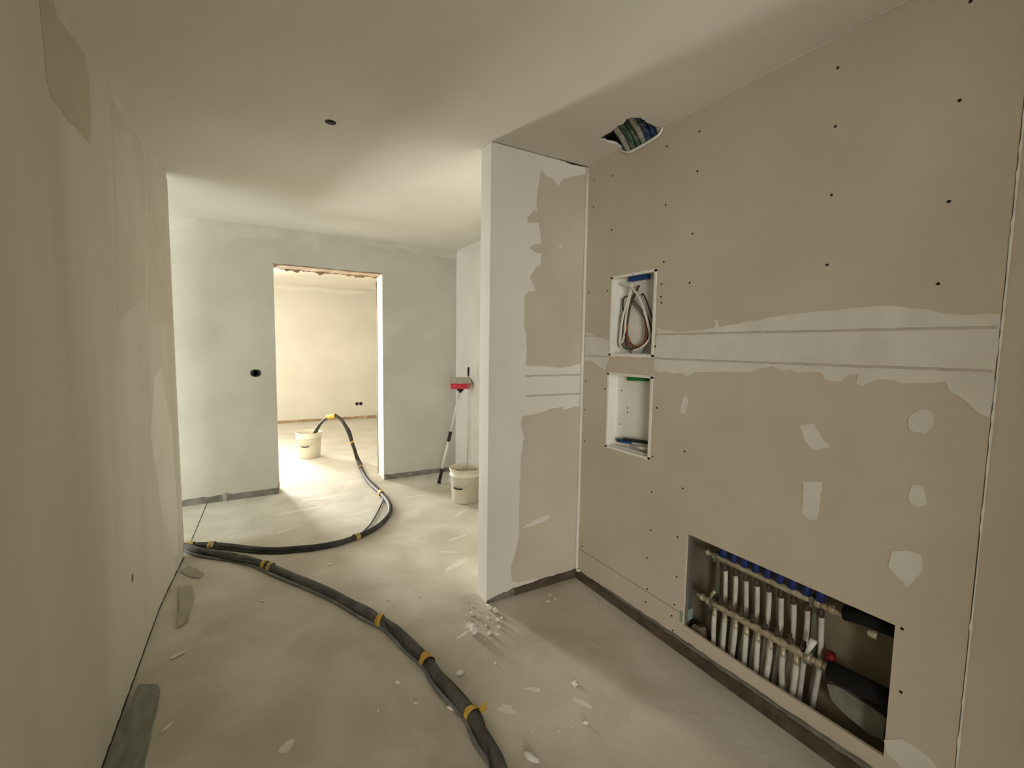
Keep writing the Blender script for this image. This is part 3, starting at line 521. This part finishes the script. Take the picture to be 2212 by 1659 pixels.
# ================================================================== buckets
def bucket(label, c, h, r0, r1, ear, fill):
    e=empty('bucket', (c[0],c[1],0)); x,y=c
    prof=[(0,0.0015),(r0-.006,.0015),(r0,.006),(r1-.006,h-.065),(r1+.002,h-.063),(r1+.002,h-.058),(r1-.003,h-.055),(r1,h-.012),(r1+.006,h-.010),(r1+.007,h-.002),(r1+.004,h),(r1-.003,h-.002),(r1-.006,h-.03),(r0-.004,.012),(0,.012)]
    attach(e, lathe('shell', prof, (x,y,0), 'bucket', None, 48))
    zf=.012+(h-.03)*fill; rf=r0-.004+(r1-r0)*fill
    rg=random.Random(3); V=[(x,y,zf)];Fc=[]; K=7;N=28
    for k in range(1,K+1):
        for j in range(N):
            q=2*math.pi*j/N; V.append((x+rf*k/K*math.cos(q),y+rf*k/K*math.sin(q),zf+rg.uniform(-.008,.010)))
    for j in range(N): Fc.append((0,1+j,1+(j+1)%N))
    for k in range(K-1):
        for j in range(N): a=1+k*N+j; b=1+k*N+(j+1)%N; Fc.append((a,b,b+N,a+N))
    attach(e, mesh('contents', V, Fc, 'mush', None, True))
    ex=Vector((math.cos(ear),math.sin(ear),0)); fx=Vector((ex.y,-ex.x,0))
    if fx.y>0: fx=-fx
    def bail(t): 
        z=h-.045-.125*math.sin(t); rr_=(r0+(r1-r0)*z/h)+.009
        return Vector((x,y,z))+ex*rr_*math.cos(t)+fx*rr_*math.sin(t)
    bh=tube('bail_handle', [bail(math.pi*i/40) for i in range(41)], .0022, 'steel', None, 6); attach(e, bh)
    tube('grip', [bail(math.pi*(.5+.10*(i/6-.5)*2)) for i in range(7)], .0065, 'black', bh, 10)
    for s in (1,-1):
        p=Vector((x,y,h-.045))+ex*s*(r1+.004); attach(e, lump_part('ear', p, (.014,.014,.014)))
    return tag(e,label,'bucket','white plaster buckets')
def lump_part(name,p,s):
    bm=bmesh.new(); bmesh.ops.create_icosphere(bm, subdivisions=2, radius=1)
    for v in bm.verts: v.co=Vector((p.x+v.co.x*s[0],p.y+v.co.y*s[1],p.z+v.co.z*s[2]))
    me=bpy.data.meshes.new(name); bm.to_mesh(me); bm.free(); me.materials.append(M['bucket'])
    return link(bpy.data.objects.new(name,me))
bucket('white plastic bucket in the far room with the hose hanging into it',(.573,6.20),.325,.128,.152,-.45,.35)
bucket('white plastic bucket full of plaster half hidden behind the partition edge',(1.685,3.79),.315,.128,.150,-.95,.88)
# ================================================================== pole sponge, stirring rod, trowel
ps=empty('pole_sponge',(1.631,4.359,0)); A=Vector((1.631,4.359,.012)); Bv=Vector((1.862,4.35,.985))
L=lambda t:A.lerp(Bv,t)
attach(ps, tube('shaft',[L(.15),L(.48)],.0125,'aluminium',None,12), tube('shaft',[L(.54),L(.965)],.0100,'aluminium',None,12))
attach(ps, tube('grip',[L(0),L(.012),L(.013),L(.155)],lambda i:(.021,.021,.0165,.0165)[i],'black',None,12), tube('clamp_sleeve',[L(.445),L(.55)],.0175,'black',None,12))
attach(ps, boxes('swivel_joint',[(1.83,1.895,4.335,4.365,.975,1.0),(1.848,1.880,4.34,4.36,.955,.98)],'black'))
def slab(name,P,th,m):   # four corners, thickened downwards
    P=[Vector(p) for p in P]; nrm=(P[1]-P[0]).cross(P[3]-P[0]).normalized()
    if nrm.z<0: nrm=-nrm
    V=P+[p-nrm*th for p in P]; return mesh(name,V,[(0,1,2,3),(7,6,5,4)]+[(i,(i+1)%4,(i+1)%4+4,i+4) for i in range(4)],m)
pad=mesh('sponge_pad',[(1.735,4.305,.998),(1.945,4.285,.995),(1.975,4.385,1.04),(1.775,4.405,1.045),(1.735,4.30,1.054),(1.945,4.28,1.05),(1.978,4.375,1.098),(1.775,4.395,1.10)],[(0,1,2,3),(7,6,5,4),(0,4,5,1),(1,5,6,2),(2,6,7,3),(3,7,4,0)],'red')
attach(ps,pad)
attach(ps, slab('holder_plate',[(1.725,4.293,1.064),(1.955,4.272,1.060),(1.985,4.385,1.113),(1.775,4.41,1.117)],.008,'steel'))
tag(ps,'long white pole with a red sponge head leaning beside the bucket','sponge tool')
rod=empty('stirring_rod',(1.699,3.80,.30))
p0=Vector((1.70,3.80,.20)); p1=Vector((1.888,4.20,1.225))
attach(rod, tube('rod',[p0,p0.lerp(p1,.93)],.0035,'steel',None,8), tube('handle',[p0.lerp(p1,.915),p0.lerp(p1,.94),p1],lambda i:(.008,.011,.0105)[i],'black',None,10))
tag(rod,'thin grey stirring rod with a black handle standing in the near bucket','stirring rod')
# ================================================================== sockets and lamp outlet
def socket(name,label,fr,c,r_,cells,cat='wall socket'):
    e=empty(name, fr(c[0],c[1],0))
    for k,(du,dv) in enumerate(cells):
        pts=[(c[0]+du+r_*math.cos(a*math.pi/9),c[1]+dv+r_*math.sin(a*math.pi/9)) for a in range(18)]
        inn=[(c[0]+du+r_*.82*math.cos(a*math.pi/9),c[1]+dv+r_*.82*math.sin(a*math.pi/9)) for a in range(18)]
        attach(e, plate('socket_rim',[pts,inn],fr,-.002,.003,'black'), plate('socket_back',inn,fr,-.002,.0008,'gap'))
    return tag(e,label,cat)
socket('wall_socket','black open wiring socket in the back wall left of the doorway',fr_back,(0.0,1.164),.034,[(-.008,0),(.010,0)])
socket('wall_socket','dark double wiring socket low on the far room wall',fr_far,(1.737,.293),.033,[(-.036,0),(.036,0)])
lo_=empty('ceiling_outlet',(.346,2.393,2.5))
attach(lo_, lathe('outlet_cup',[(.0255,-.001),(.0255,.05),(0,.05)],(.346,2.393,2.5),'black',None,16), tube('wire_end',[(.346,2.393,2.54),(.36,2.388,2.51),(.362,2.38,2.498)],.004,'c_black',None,6,3))
tag(lo_,'small round dark lamp outlet in the ceiling','ceiling outlet')
# ================================================================== foil, torn strips, rubble
def sheetobj(name,pts,m,label,cat,amp,seed,tilt=0):
    base=ragged(pts,.002,.03,seed=seed); cx=min(p[0] for p in base)
    return tag(plate(name, base, lambda u,v,w:(u,v,.001+w+tilt*max(0,(.44+u))*0+amp*(.5+.5*math.sin(9*v+14*u))), 0, .0025, m), label, cat)
MAT2=[(max(u,-.479),v) for u,v in MAT]
sheetobj('plastic_foil',MAT2,'matgreen','dark grey green foil strip on the floor along the left wall in the foreground','foil',.004,71)
sheetobj('torn_foil',FLAP1,'flap','small torn grey foil flap by the left wall nearest the hose','foil',.016,72)
sheetobj('torn_foil',FLAP2,'flap','long torn grey foil flap on the floor by the left wall','foil',.010,73)
# chips: x, y, size, kind
CH=[(.001,2.773,.012,'l'),(-.27,2.77,.008,'l'),(.783,2.406,.010,'m'),(1.081,2.11,.020,'p'),(1.097,2.062,.022,'p'),(.986,1.911,.016,'p'),(.49,1.808,.014,'l'),(.914,1.712,.010,'r'),(1.157,1.435,.016,'r'),
    (1.067,1.253,.012,'r'),(.525,1.663,.010,'l'),(.384,1.695,.010,'l'),(.978,2.098,.016,'p'),(1.406,2.013,.014,'n'),(1.454,2.008,.010,'n'),(1.455,2.062,.012,'n'),(.387,3.048,.016,'m'),(1.071,1.987,.014,'p'),(1.051,1.935,.010,'p'),(1.04,2.03,.010,'p'),(1.01,2.17,.008,'p'),(.95,2.05,.009,'p'),(1.0,1.98,.008,'p'),(.62,2.45,.010,'m'),(1.02,2.12,.007,'p'),(1.10,2.0,.008,'p')]
LB={'l':('small pale plaster flake on the floor left of the foreground hose','plaster flakes left of the hose'),'r':('small pale plaster flake on the floor between hose and niche','plaster flakes right of the hose'),
    'p':('plaster crumb in the rubble at the foot of the partition edge','rubble at the partition'),'n':('thin plaster sliver on the floor inside the niche','slivers in the niche'),'m':('small plaster crumb on the open floor behind the foreground hose','crumbs behind the hose')}
for i,(x,y,s,k) in enumerate(CH):
    fl={'p':.75,'n':.3}.get(k,.4); o=lump('plaster_chip',(x,y,s*fl*.8),(s,s*R.uniform(.5,.9),s*fl),'dust',100+i,1,.25); o.rotation_euler=(0,0,R.uniform(0,3)); tag(o,LB[k][0],'plaster chip',LB[k][1])
for x,y,s,q,lab in [(.921,1.959,(.034,.022,.024),1.2,'largest plaster lump in front of the partition edge'),(.747,1.727,(.022,.013,.008),.3,'white oval plaster flake just right of the hose'),(.802,1.226,(.030,.012,.010),1.9,'curved white plaster shard near the bottom edge of the picture'),
                  (-.347,2.454,(.030,.010,.006),.5,'curled white plaster shaving near the left wall'),(-.324,1.992,(.026,.006,.005),.9,'thin plaster sliver beside the dark green foil'),(.645,1.563,(.028,.010,.007),2.3,'elongated plaster shard touching the left edge of the hose')]:
    o=lump('plaster_chip',(x,y,s[2]*.8),s,'dust',int(x*1000),2,.16); o.rotation_euler=(0,0,q); tag(o,lab,'plaster chip')
def grit():
    r=random.Random(77); V=[];Fc=[]
    def one(x,y,q):
        k=len(V); a=r.uniform(0,3)
        for dx,dy,dz in ((1,0,0),(-.5,.8,0),(-.5,-.8,0),(0,0,1)):
            V.append((x+q*(dx*math.cos(a)-dy*math.sin(a)), y+q*(dx*math.sin(a)+dy*math.cos(a)), .0002+dz*q*.9))
        Fc.extend([(k,k+2,k+1),(k,k+1,k+3),(k+1,k+2,k+3),(k+2,k,k+3)])
    for i in range(150): one(r.gauss(1.0,.07),r.gauss(2.04,.10),abs(r.gauss(0,.003))+.0012)
    for i in range(60): one(r.uniform(.8,1.3),r.uniform(1.2,2.0),abs(r.gauss(0,.002))+.001)
    for i in range(60): one(r.uniform(-.3,1.5),r.uniform(2.4,4.4),abs(r.gauss(0,.003))+.0012)
    V2=[(x,y,z) for x,y,z in V]
    o=mesh('plaster_grit', V2, Fc, 'dust'); o['kind']='stuff'; return tag(o,'fine plaster grit sprinkled over the floor in front of the partition','plaster grit')
grit()
